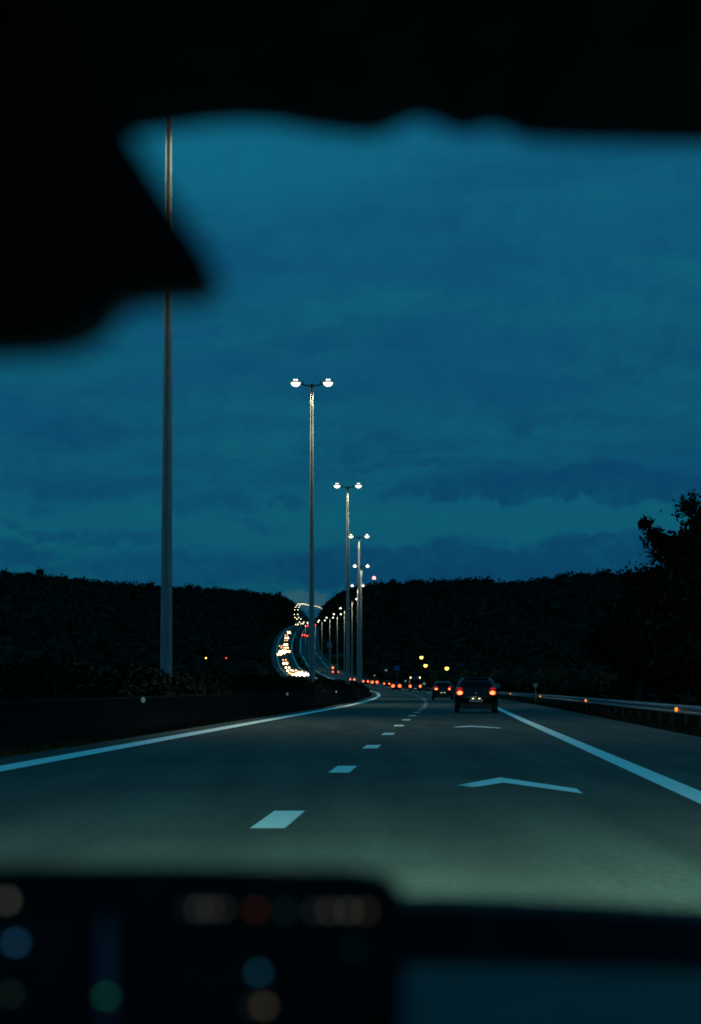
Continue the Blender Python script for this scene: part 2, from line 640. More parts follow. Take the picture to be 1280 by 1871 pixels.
def hill(name, tab, tree_h, ntree, wood_label):
    """tab rows: skyline pixel x, y, distance of the ridge, distance of the foot, lateral offset of the foot from the road"""
    t = np.array(tab, float)
    s = np.linspace(0, len(t) - 1, 140)
    c = [np.interp(s, np.arange(len(t)), t[:, k]) for k in range(5)]
    ridge = np.array([pt(c[0][i], c[1][i], c[2][i]) for i in range(len(s))])
    ridge[:, 2] -= tree_h * .5
    foot = np.c_[road_x(c[3]) + c[4], c[3], road_z(c[3]) - 1.5]
    T = np.linspace(0, 1, 9)
    rows = []
    for u in T:
        p = foot + (ridge - foot) * u
        p[:, 2] = foot[:, 2] + (ridge[:, 2] - foot[:, 2]) * u ** 1.25
        rows.append(p)
    back = ridge.copy()
    out = ridge - foot
    out[:, 2] = 0
    out /= np.maximum(np.linalg.norm(out, axis=1), 1)[:, None]
    back = ridge + np.c_[out[:, 0], np.abs(out[:, 1]), out[:, 2]] * 260 - np.array([0, 0, 12.])
    rows.append(back)
    g = np.stack(rows)
    k = len(s)
    a, b = np.meshgrid(np.arange(len(rows) - 1), np.arange(k - 1), indexing='ij')
    f = np.stack([a * k + b, a * k + b + 1, (a + 1) * k + b + 1, (a + 1) * k + b], -1).reshape(-1, 4)
    np_mesh(name, g.reshape(-1, 3), f, 'hill', kind='structure')
    # trees: a dense row along the ridge, the rest down the face
    seglen = np.linalg.norm(np.diff(ridge, axis=0), axis=1)
    cum = np.concatenate([[0], np.cumsum(seglen)])
    P, Rr = [], []
    nr = int(cum[-1] / 4.0)
    for i in range(nr + ntree):
        q = (i + rng.uniform(0, 1)) / nr * cum[-1] if i < nr else rng.uniform(0, cum[-1])
        q = min(q, cum[-1] - 1e-3)
        u = rng.uniform(.96, 1.0) if i < nr else 1 - rng.uniform(0, 1) ** 1.6 * .93
        j = int(np.searchsorted(cum, q) - 1)
        j = max(j, 0)
        w_ = (q - cum[j]) / max(seglen[j], 1e-6)
        fo = foot[j] * (1 - w_) + foot[j + 1] * w_
        ri = ridge[j] * (1 - w_) + ridge[j + 1] * w_
        p = fo + (ri - fo) * u
        p[2] = fo[2] + (ri[2] - fo[2]) * u ** 1.25
        r = (.45 + .75 * rng.uniform(0, 1) ** .8) * tree_h * .5 * (1 + .22 * math.sin(q * .045) * math.sin(q * .017 + 1))
        p[2] += tree_h * .5 - r * rng.uniform(.75, 1.35)
        if i < nr and i % 11 == 0:
            p[2] += rng.uniform(.6, 3.2)
        P.append(p)
        Rr.append(r)
    return P, Rr


right_tab = [(586, 1133, 2300, 2290, 20), (592, 1120, 2200, 2150, 20), (598, 1107, 2130, 2050, 20), (606, 1097, 2080, 1900, 20), (616, 1089, 2000, 1750, 20),
             (640, 1077, 1880, 1450, 22), (665, 1069, 1800, 1300, 24), (700, 1064, 1720, 1180, 28), (780, 1061, 1560, 980, 32),
             (870, 1056, 1400, 800, 34), (905, 1061, 1350, 720, 34), (960, 1061, 1270, 640, 34), (1000, 1055, 1200, 580, 32),
             (1060, 1050, 1120, 520, 32), (1130, 1046, 1040, 440, 30), (1200, 1043, 960, 380, 30), (1300, 1040, 860, 300, 30),
             (1500, 1030, 720, 220, 34), (1900, 1030, 560, 130, 40)]
left_tab = [(568, 1136, 3700, 3650, -22), (561, 1132, 3550, 3500, -22), (555, 1126, 3400, 3350, -24), (550, 1119, 3300, 3200, -28), (544, 1117, 3150, 3050, -28),
            (539, 1111, 3000, 2900, -28), (533, 1104, 2850, 2750, -26), (524, 1095, 2700, 2550, -24), (510, 1090, 2500, 2250, -24),
            (490, 1086, 2350, 2000, -24), (455, 1084, 2100, 1650, -24), (448, 1078, 2070, 1600, -24), (400, 1076, 1900, 1350, -26), (340, 1073, 1750, 1180, -30),
            (290, 1071, 1620, 1020, -34), (200, 1063, 1450, 850, -40), (130, 1054, 1350, 740, -45), (65, 1045, 1270, 660, -48),
            (25, 1049, 1220, 620, -50), (0, 1047, 1180, 600, -50), (-100, 1045, 1080, 500, -50), (-300, 1040, 900, 360, -50), (-700, 1035, 700, 240, -50)]
P, Rr = hill('wooded_hill_slope', right_tab, 10, 2000, '')
merge_crowns('hillside_wood', np.array(P), Rr, 'dark wooded ridge rising on the right behind the guard rail and red tail lights')
P, Rr = hill('wooded_hill_slope', left_tab, 10, 2800, '')
merge_crowns('hillside_wood', np.array(P), Rr, 'dark wooded ridge on the left behind the thick near lamp post')


# shrubs and young trees on the cuttings beside the far carriageways
def cutting(sgn, D0, D1, count, o0, o1, label):
    D = rng.uniform(D0, D1, count)
    off = sgn * (o0 + (o1 - o0) * rng.uniform(0, 1, count) ** 1.3 + (D - D0) / (D1 - D0) * 2)
    r = rng.uniform(1.3, 3.0, count)
    merge_crowns('roadside_scrub', np.c_[road_x(D) + off, D, road_z(D) + r * .75 - .3], r, label)


cutting(1, 560, 2100, 700, 19, 75, 'dark scrub on the right bank of the distant climbing carriageway')
cutting(-1, 620, 2500, 900, 19, 95, 'dark scrub on the left bank of the distant oncoming carriageway')
# added unseen wood behind the car, darkens reflections in the cars ahead
B = []
for i in range(420):
    B.append((rng.uniform(-330, 310), -rng.uniform(185, 330), 0))
B = np.array(B)
br = rng.uniform(5, 10, len(B))
B[:, 2] = rng.uniform(.4, 1.0, len(B)) * 30 + (-B[:, 1] - 185) * .12 - 6
merge_crowns('added_wood_behind', B, br, 'added unseen dark wood behind the car, mirrored in the cars ahead')
cutting(1, 135, 560, 420, 24, 70, 'dark scrub behind the right guard rail below the ridge')


# ------------------------------------------------------------------ near trees on the right
def tree(loc, h, cr, cz, leaves, label, leaf=.15, seed=1, spread=1.0):
    r = random.Random(seed)
    g = np.random.default_rng(seed)
    root = thing('tree', label, 'tree', loc, 0, 'trees at the right edge of the motorway')
    tb = MB()
    top = Vector((r.uniform(-.3, .3), r.uniform(-.3, .3), h * .8))
    tb.tube([(0, 0, -.3), (0.05, 0, h * .25), tuple(top * .6), tuple(top)], [.2, .16, .10, .03], 9)
    ends = []
    for i in range(26):
        a = i * 2.4 + r.uniform(-.4, .4)
        z0 = h * r.uniform(.12, .75)
        f = z0 / (h * .8)
        base = Vector((top.x * f, top.y * f, z0))
        ln = cr * r.uniform(.75, 1.15) * (1.15 - .45 * f) * spread
        tip = base + Vector((math.cos(a) * ln, math.sin(a) * ln, h * r.uniform(.08, .26)))
        mid = base.lerp(tip, .5) + Vector((0, 0, -.1))
        tb.tube([base, mid, tip], [.06, .035, .012], 5)
        ends += [(base.lerp(tip, q), ln * .30) for q in (.35, .6, .8, .95)]
        for j in range(5):
            q = r.uniform(.4, 1.0)
            b2 = base.lerp(tip, q)
            t2 = b2 + Vector((r.uniform(-1, 1), r.uniform(-1, 1), r.uniform(-.1, 1))) * cr * .34
            tb.tube([b2, t2], [.022, .006], 4)
            ends += [(b2.lerp(t2, .55), ln * .16), (t2, ln * .10)]
    for j in range(8):
        t2 = top + Vector((r.uniform(-1, 1) * cr * .4, r.uniform(-1, 1) * cr * .4, r.uniform(.3, 1) * h * .24))
        tb.tube([top * .8, t2], [.04, .01], 5)
        ends += [((top * .8).lerp(t2, q), cr * .16) for q in (.5, .75, 1.0)]
    tb.build('trunk', 'bark', root, smooth=50)
    E_ = np.array([tuple(e[0]) for e in ends])
    S_ = np.array([e[1] for e in ends])
    idx = g.integers(0, len(E_), leaves)
    c = E_[idx] + g.normal(size=(leaves, 3)) * S_[idx][:, None] * np.array([.46, .46, .40])
    c[:, 2] = np.maximum(c[:, 2], .1)
    a = g.normal(size=(leaves, 3))
    a /= np.linalg.norm(a, axis=1)[:, None]
    b = np.cross(a, g.normal(size=(leaves, 3)))
    b /= np.linalg.norm(b, axis=1)[:, None]
    sz = g.uniform(.6, 1.35, (leaves, 1)) * leaf
    q = np.stack([c + a * sz, c + b * sz * .5, c - a * sz, c - b * sz * .5], 1).reshape(-1, 3)
    o = np_mesh('crown', q, np.arange(leaves * 4).reshape(-1, 4), 'leaf', root, 'stuff')
    return root


def on_ground(px, D):
    return ((px - 640) / F * D, D, road_z(D) - .06)


tree(on_ground(1338, 98), 7.8, 3.9, 5, 80000, 'tall leafy tree cut by the right edge of the picture', .105, 3)
tree(on_ground(1248, 108), 6.3, 2.3, 4, 30000, 'loose leafy tree with twigs against the sky, second from the right edge', .10, 5, 1.0)
tree(on_ground(1165, 128), 5.2, 2.6, 3, 14000, 'low bushy tree, the leftmost of the trees at the right edge', .14, 9)
tree(on_ground(1290, 102), 6.9, 2.3, 4, 40000, 'dense dark tree between the tall tree and the loose twiggy one at the right edge', .10, 41)
tree(on_ground(1300, 94), 5.8, 2.4, 3, 26000, 'dense bush filling the gap below the two tall trees at the right edge', .11, 21)
tree(on_ground(1204, 113), 5.7, 1.8, 3, 22000, 'rounded dark bush, second from the left of the right edge trees', .11, 33)
tree(on_ground(1420, 84), 5.0, 3.4, 3, 14000, 'broad bush under the tall tree at the right edge', .14, 12)

# ------------------------------------------------------------------ verge grass, median hedge
def blades(name, o1, o2, D0, D1, count, hgt, label):
    D = D0 + (D1 - D0) * rng.uniform(0, 1, count) ** 1.5
    off = rng.uniform(o1, o2, count)
    b = np.c_[road_x(D) + off, D, road_z(D) - .07]
    h = rng.uniform(.4, 1, count) * hgt
    lean = rng.normal(size=(count, 2)) * .35 * h[:, None]
    wd = rng.normal(size=(count, 2))
    wd /= np.linalg.norm(wd, axis=1)[:, None]
    wd = np.c_[wd * .02, np.zeros(count)]
    tip = b + np.c_[lean, h]
    v = np.stack([b - wd, b + wd, tip], 1).reshape(-1, 3)
    o = np_mesh(name, v, np.arange(count * 3).reshape(-1, 3), 'grass', kind='stuff')
    tag(o, label, 'grass')


blades('verge_grass', 13.55, 20, 40, 190, 26000, .34, 'dark rough grass along the right guard rail')
blades('verge_grass', 1.28, 1.56, 30, 160, 5000, .22, 'sparse dark weeds at the foot of the left barrier')
blades('median_grass', -1.5, .6, 35, 260, 12000, .4, 'dark grass behind the left barrier around the lamp posts')


def leafmass(name, o1, o2, D0, D1, hfun, count, leaf, label):
    D = rng.uniform(D0, D1, count)
    off = rng.uniform(o1, o2, count)
    H = hfun(D)
    z = H * np.sqrt(rng.uniform(.02, 1, count)) * (1 - ((off - (o1 + o2) / 2) / (o2 - o1) * 2) ** 2 * .4)
    c = np.c_[road_x(D) + off, D, road_z(D) + z]
    a = rng.normal(size=(count, 3))
    a /= np.linalg.norm(a, axis=1)[:, None]
    b = np.cross(a, rng.normal(size=(count, 3)))
    b /= np.linalg.norm(b, axis=1)[:, None]
    s = rng.uniform(.6, 1.3, (count, 1)) * leaf
    q = np.stack([c + a * s, c + b * s * .6, c - a * s, c - b * s * .6], 1).reshape(-1, 3)
    o = np_mesh(name, q, np.arange(count * 4).reshape(-1, 4), 'hedge', kind='stuff')
    tag(o, label, 'hedge')


leafmass('median_hedge', -2.0, .62, 40, 150, lambda D: 1.5 + .14 * np.sin(D * .35) + .10 * np.sin(D * .93 + 1), 62000, .085,
         'dim low hedge behind the foot of the thick near lamp post')
leafmass('median_hedge', -2.0, .62, 150, 460, lambda D: 1.5 + .12 * np.sin(D * .21) + .10 * np.sin(D * .57 + 1), 40000, .13,
         'dark far stretch of median hedge hiding the foot of the oncoming traffic')

# ------------------------------------------------------------------ barriers
bar = MB()
prof = [(.78, -.06), (.80, .18), (.98, .34), (1.02, .80), (1.05, .84), (1.15, .84), (1.18, .80), (1.22, .34), (1.28, .2), (1.30, -.06)]
ds = np.concatenate([np.arange(-20, 120, 3.), np.arange(120, 470, 6.)])
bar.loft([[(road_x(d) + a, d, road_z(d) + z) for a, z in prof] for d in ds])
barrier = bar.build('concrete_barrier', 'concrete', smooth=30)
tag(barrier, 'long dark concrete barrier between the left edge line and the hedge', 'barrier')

rail = thing('guard_rail', 'steel guard rail along the right shoulder below the trees', 'guard rail', (0, 0, 0))
ORAIL = 14.2
prof = [(0, .36), (-.05, .38), (-.055, .415), (-.01, .445), (-.01, .49), (-.055, .52), (-.05, .57), (0, .595),
        (.012, .595), (-.036, .565), (-.04, .525), (.005, .493), (.005, .442), (-.04, .41), (-.036, .385), (.012, .36)]
gr = MB()
ds = np.concatenate([np.arange(20, 200, 2.), np.arange(200, 520, 8.)])
gr.loft([[(road_x(d) + ORAIL + a, d, road_z(d) + z) for a, z in prof] for d in ds])
gr.build('beam', 'galv', rail, smooth=30)
post = MB().box(.03, .11, -.03, .03, -.3, .58).box(.0, .03, -.05, .05, .38, .58)
pme = None
for d in np.arange(22, 330, 4.):
    if pme is None:
        po = post.build('post', 'bark', rail)
        pme = po
    else:
        po = pme.copy()
        COL.objects.link(po)
    po.location = (road_x(d) + ORAIL, d, road_z(d))


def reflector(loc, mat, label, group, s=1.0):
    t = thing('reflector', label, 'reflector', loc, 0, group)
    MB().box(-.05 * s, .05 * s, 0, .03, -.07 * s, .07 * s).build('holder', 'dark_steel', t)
    MB().ball((0, -.004, 0), (.042 * s, .02, .055 * s), 10, 6).build('lens', mat, t, smooth=60)  # emissive lens paints the headlight thrown back, no lamp inside
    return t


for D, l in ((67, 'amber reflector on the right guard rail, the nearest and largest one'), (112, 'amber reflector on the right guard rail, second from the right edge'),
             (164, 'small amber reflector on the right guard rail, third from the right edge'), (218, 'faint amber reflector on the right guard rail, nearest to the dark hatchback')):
    reflector((road_x(D) + ORAIL - .085, D, road_z(D) + .475), 'amber_lens_glow', l, 'amber reflectors on the right guard rail', 1.15)
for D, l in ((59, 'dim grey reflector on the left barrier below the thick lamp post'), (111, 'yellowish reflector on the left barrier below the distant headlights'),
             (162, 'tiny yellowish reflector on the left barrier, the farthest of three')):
    reflector((road_x(D) + 1.23, D - .1, road_z(D) + .76), 'white_lens_glow', l, 'reflectors on the left barrier', 1.2)


# ------------------------------------------------------------------ lamp posts
PH = 19.5


def make_lamp(glass, detail=True):
    t = thing('street_lamp', '', 'street lamp', (0, 0, 0), 0, 'twin-armed lamp posts along the motorway median')
    seg = 16 if detail else 8
    MB().tube([(0, 0, -.1), (0, 0, 2.0), (0, 0, 10), (0, 0, PH - .35)], [.19, .175, .135, .085], seg).build('pole', 'pole', t, smooth=40)
    if detail:
        MB().tube([(0, 0, -.1), (0, 0, .06)], [.34, .34], 12).tube([(0, 0, .06), (0, 0, .12)], [.24, .2], 12).build('base_plate', 'galv', t, smooth=30)
        MB().box(-.07, .07, -.195, -.16, .7, 1.25).build('service_door', 'pole', t)
        MB().tube([(0, 0, PH - .36), (0, 0, PH - .2), (0, 0, PH - .08)], [.10, .11, .07], 12).build('bracket', 'dark_steel', t, smooth=40)
    for s in (-1, 1):
        a = MB().tube([(0.02 * s, 0, PH - .22), (.32 * s, 0, PH - .20), (.62 * s, 0, PH - .12), (.74 * s, 0, PH - .06)], [.045, .045, .04, .038], 8)
        if detail:
            a.box(min(.50 * s, .56 * s), max(.50 * s, .56 * s), -.02, .02, PH - .16, PH + .06)
        a.build('arm', 'dark_steel', t, smooth=40)
        h = MB().ball((.98 * s, 0, PH - .02), (.31, .42, .13), 14, 5, 0, .999).build('lamp_head', 'dark_steel', t, smooth=50)
        MB().ball((.98 * s, 0, PH - .025), (.29, .38, .24), 14, 6, -.999, 0).build('lamp_glass', glass, h, smooth=60)
        if detail:
            MB().ball((.91 * s, 0, PH + .15), (.06, .12, .05), 8, 5).ball((1.06 * s, 0, PH + .15), (.06, .12, .05), 8, 5).build('lamp_ghost', 'street_ghost', h, smooth=60)  # lit blobs paint the windscreen's ghost images of the lantern
        if detail:
            # the part of the lantern's light that falls on its own mast
            ld = bpy.data.lights.new('lantern_light', 'SPOT')
            ld.energy = 1150
            ld.color = (1, .92, .60)
            ld.spot_size = R(76)
            ld.spot_blend = 1.0
            ld.shadow_soft_size = .1
            lo = bpy.data.objects.new('lantern_light', ld)
            COL.objects.link(lo)
            lo.parent = h
            lo.location = (.98 * s, 0, PH - .42)
            lo.rotation_euler = Vector((-.98 * s, 0, -1.15)).to_track_quat('-Z', 'Y').to_euler()
            lo.scale = (.16, 1, 1)
            # and the part thrown steeply down along it
            l2 = ld.copy()
            l2.energy = 1000
            l2.spot_size = R(26)
            l2.spot_blend = 1.0
            lo = bpy.data.objects.new('lantern_light', l2)
            COL.objects.link(lo)
            lo.parent = h
            lo.location = (.98 * s, 0, PH - .42)
            lo.rotation_euler = Vector((-.98 * s, 0, -3.6)).to_track_quat('-Z', 'Y').to_euler()
            lo.scale = (.25, 1, 1)
            # and the broad light the lantern gives the carriageway
            l3 = bpy.data.lights.new('lantern_light', 'SPOT')
            l3.energy = 3400
            l3.color = (.92, 1, .74)
            l3.spot_size = R(132)
            l3.spot_blend = .6
            l3.shadow_soft_size = .1
            lo = bpy.data.objects.new('lantern_light', l3)
            COL.objects.link(lo)
            lo.parent = h
            lo.location = (1.22 * s, 0, PH - .40)
            lo.rotation_euler = (0, -R(30) * s, 0)
    return t


lab = ['thick near lamp post at the left with its head hidden by the mirror and roof',
       'tall lit lamp post left of centre, the highest whose two lamps are in view',
       'lit lamp post just right of the tallest one, second highest lamps',
       'lit lamp post right of centre with the third highest pair of lamps',
       'lit lamp post right of centre with the fourth highest lamps, close to the third',
       'slim lit lamp post with its lamps just below the ridge, left of the red beacon',
       'slim lit lamp post, second below the ridge line beside the red beacon',
       'small lit lamp post, third below the ridge line',
       'small lit lamp post in front of the dark right slope, fourth below the ridge line',
       'small lit lamp post in front of the dark right slope, fifth below the ridge line',
       'small lit lamp post in front of the dark right slope, sixth below the ridge line',
       'small lit lamp post nearest to the far red tail lights']
def ordinal(i):
    one = ['first', 'second', 'third', 'fourth', 'fifth', 'sixth', 'seventh', 'eighth', 'ninth', 'tenth', 'eleventh', 'twelfth', 'thirteenth', 'fourteenth',
           'fifteenth', 'sixteenth', 'seventeenth', 'eighteenth', 'nineteenth', 'twentieth']
    tens = {2: ('twenty', 'thirtieth'), 3: ('thirty', 'fortieth'), 4: ('forty', 'fiftieth')}
    if i < 20:
        return one[i]
    q, r = divmod(i + 1, 10)
    return tens[q - 1][1] if r == 0 else tens[q][0] + '-' + one[r - 1]


p0 = make_lamp('street')
p1 = make_lamp('street_far', False)
for k in range(52):
    D = 75 + 80 * k
    t = (p0 if k == 0 else copy_tree(p0)) if k < 14 else (p1 if k == 14 else copy_tree(p1))
    t.location = (road_x(D), D, road_z(D) - .02)
    t.rotation_euler = (0, 0, heading(D))
    t['label'] = lab[k] if k < len(lab) else ordinal(k - len(lab)) + ' tiny lamp along the far glowing arc, counted from the red tail lights'
# the nearest mast's lanterns burn low
for h_ in p0.children:
    for l_ in h_.children:
        if l_.type == 'LIGHT' and l_.data.spot_size < R(100):
            l_.data = l_.data.copy()
            l_.data.energy *= .10

# ------------------------------------------------------------------ vehicles
def rrect(hw, y0, y1, z, r, nseg=6):
    """horizontal rounded rectangle loop"""
    pts = []
    for cx, cyy, a0 in ((hw - r, y1 - r, 0), (-hw + r, y1 - r, 90), (-hw + r, y0 + r, 180), (hw - r, y0 + r, 270)):
        for i in range(nseg + 1):
            a = R(a0 + 90 * i / nseg)
            pts.append((cx + r * math.cos(a), cyy + r * math.sin(a), z))
    return pts


SHAPES = dict(
    hatchback=dict(lv=[(.80, .14, 3.75, .18, .2), (.87, .04, 3.88, .36, .25), (.895, 0, 3.92, .58, .28), (.895, .006, 3.88, .74, .3), (.885, .014, 3.70, .84, .3), (.865, .03, 2.95, .95, .25)],
                   gh=[(.845, .05, 2.85, .965, .22), (.68, .27, 2.15, 1.34, .2), (.61, .37, 2.0, 1.41, .2), (.46, .62, 1.8, 1.445, .18)], lampz=.83, lampx=.66),
    estate=dict(lv=[(.82, .14, 4.35, .19, .2), (.88, .04, 4.48, .38, .25), (.905, 0, 4.52, .6, .28), (.905, .03, 4.46, .76, .3), (.89, .07, 4.2, .88, .3), (.87, .10, 3.35, .98, .25)],
                gh=[(.85, .12, 3.2, 1.0, .22), (.66, .34, 2.5, 1.40, .2), (.58, .45, 2.3, 1.49, .2), (.45, .6, 2.1, 1.53, .18)], lampz=.90, lampx=.60),
    van=dict(lv=[(.92, .06, 5.2, .3, .1), (.97, .01, 5.35, .45, .12), (.985, 0, 5.4, .8, .12), (.98, .0, 5.2, 1.0, .12), (.975, .01, 4.75, 1.15, .12)],
             gh=[(.965, .015, 4.6, 1.17, .12), (.93, .03, 3.9, 2.1, .12), (.90, .05, 3.7, 2.5, .12), (.8, .12, 3.5, 2.6, .12)], lampz=.95, lampx=.84),
    truck=dict(lv=[(1.1, .3, 9.6, .45, .1), (1.15, .2, 9.8, .9, .1), (1.18, .1, 9.9, 1.0, .08)],
               gh=[(1.25, 0, 7.6, 1.02, .05), (1.25, 0, 7.6, 3.6, .05), (1.22, .04, 7.5, 3.66, .05)], lampz=.95, lampx=1.0),
)


def make_car(kind, mat, label, cat, group, lamp='tail', ls=(.15, .11), lampx=None, upper=True, plate=True, wheels=True, extra=None):
    S = SHAPES[kind]
    t = thing('car' if kind in ('hatchback', 'estate') else kind, label, cat, (0, 0, 0), 0, group)
    b = MB()
    b.loft([rrect(hw, y0, y1, z, r) for hw, y0, y1, z, r in S['lv']])
    b.loft([rrect(hw, y0, y1, z, r) for hw, y0, y1, z, r in S['gh']])
    body = b.build('body', mat, t, smooth=32)
    g0, g1 = S['gh'][0], S['gh'][1]

    def face(name, front, f0=.10, f1=.93, wk=.84):
        k = 2 if front else 1
        vv = []
        for f in (f0, f1):
            hw = (g0[0] + (g1[0] - g0[0]) * f - .02) * wk
            y = g0[k] + (g1[k] - g0[k]) * f + (.006 if front else -.006)
            z = g0[3] + (g1[3] - g0[3]) * f
            for u in np.linspace(-1, 1, 9):
                vv.append((u * hw, y + (-.035 if front else .035) * (abs(u) ** 4) * 0, z))
        m_ = MB()
        m_.add(vv, [(i, i + 1, i + 10, i + 9) for i in range(8)])
        bk = [(x, y + (-.02 if front else .02), z) for x, y, z in vv]
        m_.add(bk, [(i + 9, i + 10, i + 1, i) for i in range(8)])
        return m_.build(name, 'glass', t)
    if kind != 'truck':
        face('rear_window', False)
        face('windscreen', True)
        for s in (-1, 1):
            vv = []
            for f in (.14, .9):
                hw = g0[0] + (g1[0] - g0[0]) * f + .004
                for q in (.12, .93):
                    y0 = g0[1] + (g1[1] - g0[1]) * f
                    y1 = g0[2] + (g1[2] - g0[2]) * f
                    vv.append((s * hw, y0 + (y1 - y0) * q, g0[3] + (g1[3] - g0[3]) * f))
            MB().add(vv, [(0, 1, 3, 2)]).build('side_window', 'glass', t)
            md = MB().ball((s * (g0[0] + .12), g0[2] - .35, g0[3] + .03), (.10, .06, .075), 10, 6)
            md.build('door_mirror', mat, t, smooth=60)
    lx = lampx or S['lampx']
    for s in (-1, 1):
        tl = MB().ball((s * lx, .05, S['lampz']), (ls[0], .085, ls[1]), 14, 8).build('tail_lamp', 'tail_rim', t, smooth=60)
        MB().ball((s * lx, -.02, S['lampz'] - .01), (ls[0] * .68, .05, ls[1] * .64), 12, 6).build('bulb', lamp, tl, smooth=60)
        if upper:
            MB().ball((s * (lx + .01), .075, S['lampz'] + ls[1] + .055), (ls[0] * .85, .06, .055), 12, 6).build('tail_ghost_lens', 'tail_ghost', tl, smooth=60)  # glowing ball paints the tail lamp's ghost image in the windscreen
        MB().ball((s * (S['lv'][2][0] - .25), S['lv'][2][2] - .06, S['lv'][2][3] + .1), (.16, .08, .08), 10, 6).build('headlamp', 'sign_white', t, smooth=60)
    if plate:
        pz = .52 if kind != 'hatchback' else .515
        pl = MB().box(-.26, .26, -.022, -.006, pz - .055, pz + .055).build('number_plate', 'plate', t)
        mk = MB()
        for x0 in (-.215, -.13, -.075, -.02, .06, .115, .17):
            mk.box(x0, x0 + .038, -.026, -.0215, pz - .036, pz + .036)
        mk.build('plate_mark', 'plate_ink', pl)
        pq = MB()
        for s in (-1, 1):
            pq.ball((s * .13, -.018, pz + .078), (.045, .012, .02), 8, 5)
        pq.build('plate_lamp', 'plate_lamp', pl, smooth=60)
        MB().box(-.66, .66, -.012, .06, .20, .40).build('lower_bumper', 'plastic', t)
    if wheels:
        L = S['lv'][2][2]
        hw = S['lv'][2][0]
        for y in (.72, L - .82):
            for s in (-1, 1):
                x0, x1 = s * (hw - .215), s * (hw - .01)
                wl = MB().tube([(x0, y, .315), (x0 + s * .03, y, .315), (x1 - s * .03, y, .315), (x1, y, .315)], [.285, .315, .315, .285], 20)
                wl = wl.build('wheel', 'rubber', t, smooth=40)
                MB().tube([(x1 - s * .02, y, .315), (x1 + s * .004, y, .315)], [.21, .2], 14).build('rim', 'rim', wl, smooth=40)
    if extra:
        extra(t)
    return t


def place(t, D, off=None, x=None, back=False):
    t.location = (road_x(D) + off if x is None else x, D, road_z(D) + .0)
    t.rotation_euler = (0, 0, heading(D) + (math.pi if back else 0))
    return t


def main_extra(t):
    MB().box(-.5, .5, .27, .42, 1.415, 1.44).build('roof_spoiler', 'car_black', t)
    MB().tube([(.0, .55, 1.44), (.0, .75, 1.62)], [.008, .004], 6).build('aerial', 'plastic', t)
    MB().ball((0, -.004, .80), (.06, .02, .05), 12, 6).build('badge', 'rim', t, smooth=60)
    MB().tube([(.05, .20, 1.0), (-.42, .205, 1.03)], [.012, .008], 6).build('rear_wiper', 'plastic', t)


G_RED = 'cars driving away with red tail lights'
place(make_car('hatchback', 'car_black', 'dark hatchback with lit tail lights, the nearest car ahead', 'car', G_RED, extra=main_extra), 105, x=(869 - 640) / F * 105)
place(make_car('estate', 'car_black', 'second dark car ahead, just left of the nearest hatchback, tail lights lit', 'car', G_RED, ls=(.17, .10), lampx=.56), 213, x=(808.5 - 640) / F * 213)


def van_marks(t):
    for s in (-1, 1):
        MB().ball((s * .79, .02, 2.42), (.12, .06, .17), 10, 6).build('marker_lamp', 'warm_mark', t, smooth=60)


place(make_car('van', 'car_grey', 'van with two pale lamps high above its red tail lights', 'van', G_RED, 'tail_far', (.26, .33), extra=van_marks, upper=False), 440, x=(758 - 640) / F * 440)
far_red = [(723.5, 490, 'estate', 'car with red tail lights just left of the van with high lamps'),
           (706, 640, 'hatchback', 'far car with a close pair of red lights, third from the van'),
           (684, 690, 'hatchback', 'far car with red tail lights just right of the lamp post row'),
           (667.5, 705, 'estate', 'far car with red tail lights low beside the lamp post row'),
           (643, 760, 'hatchback', 'far car with red light glowing left of the lamp post foot')]
for (px, D, kd, l), rs in zip(far_red, (.40, .30, .48, .36, .40)):  # far tail lamps enlarged, their glare put into the shape
    c = make_car(kd, 'car_black', l, 'car', G_RED, 'tail_far', (rs, rs * .95), lampx=.62, upper=False, plate=False, wheels=D < 500)
    place(c, D, x=(px - 640) / F * D)
tr = make_car('truck', 'van_white', 'distant truck with two red lights one above the other', 'truck', G_RED, 'tail_far', (.42, .42), lampx=.95, upper=False, plate=False, wheels=False)
MB().ball((-.95, -.02, 2.45), (.42, .08, .42), 10, 6).build('marker_lamp', 'tail_far', tr, smooth=60)
place(tr, 955, x=(612.5 - 640) / F * 955)
for k, (px, py, D, l) in enumerate(((554, 1166, 1640, 'far car with red lights on the bend, left of the lower pair'), (563, 1167, 1620, 'far car with red lights on the bend, right of the lower pair'),
                                    (560, 1149, 2150, 'far red-lit car near the top of the climb, left of the lamp post'), (575, 1146, 2260, 'far red-lit car near the top of the climb, right of the lamp post'))):
    t = thing('car', l, 'car', (0, 0, 0), 0, G_RED)
    b = MB()
    b.loft([rrect(hw, y0, y1, z, r, 2) for hw, y0, y1, z, r in SHAPES['hatchback']['lv']])
    b.loft([rrect(hw, y0, y1, z, r, 2) for hw, y0, y1, z, r in SHAPES['hatchback']['gh']])
    b.build('body', 'car_black', t)
    for s in (-1, 1):
        MB().ball((s * .8, -.05, 1.0), (.55, .1, .6), 10, 6).build('tail_lamp', 'tail_red_far', t)  # oversized ball stands in for the lamp's glare
    place(t, D, x=(px - 640) / F * D)

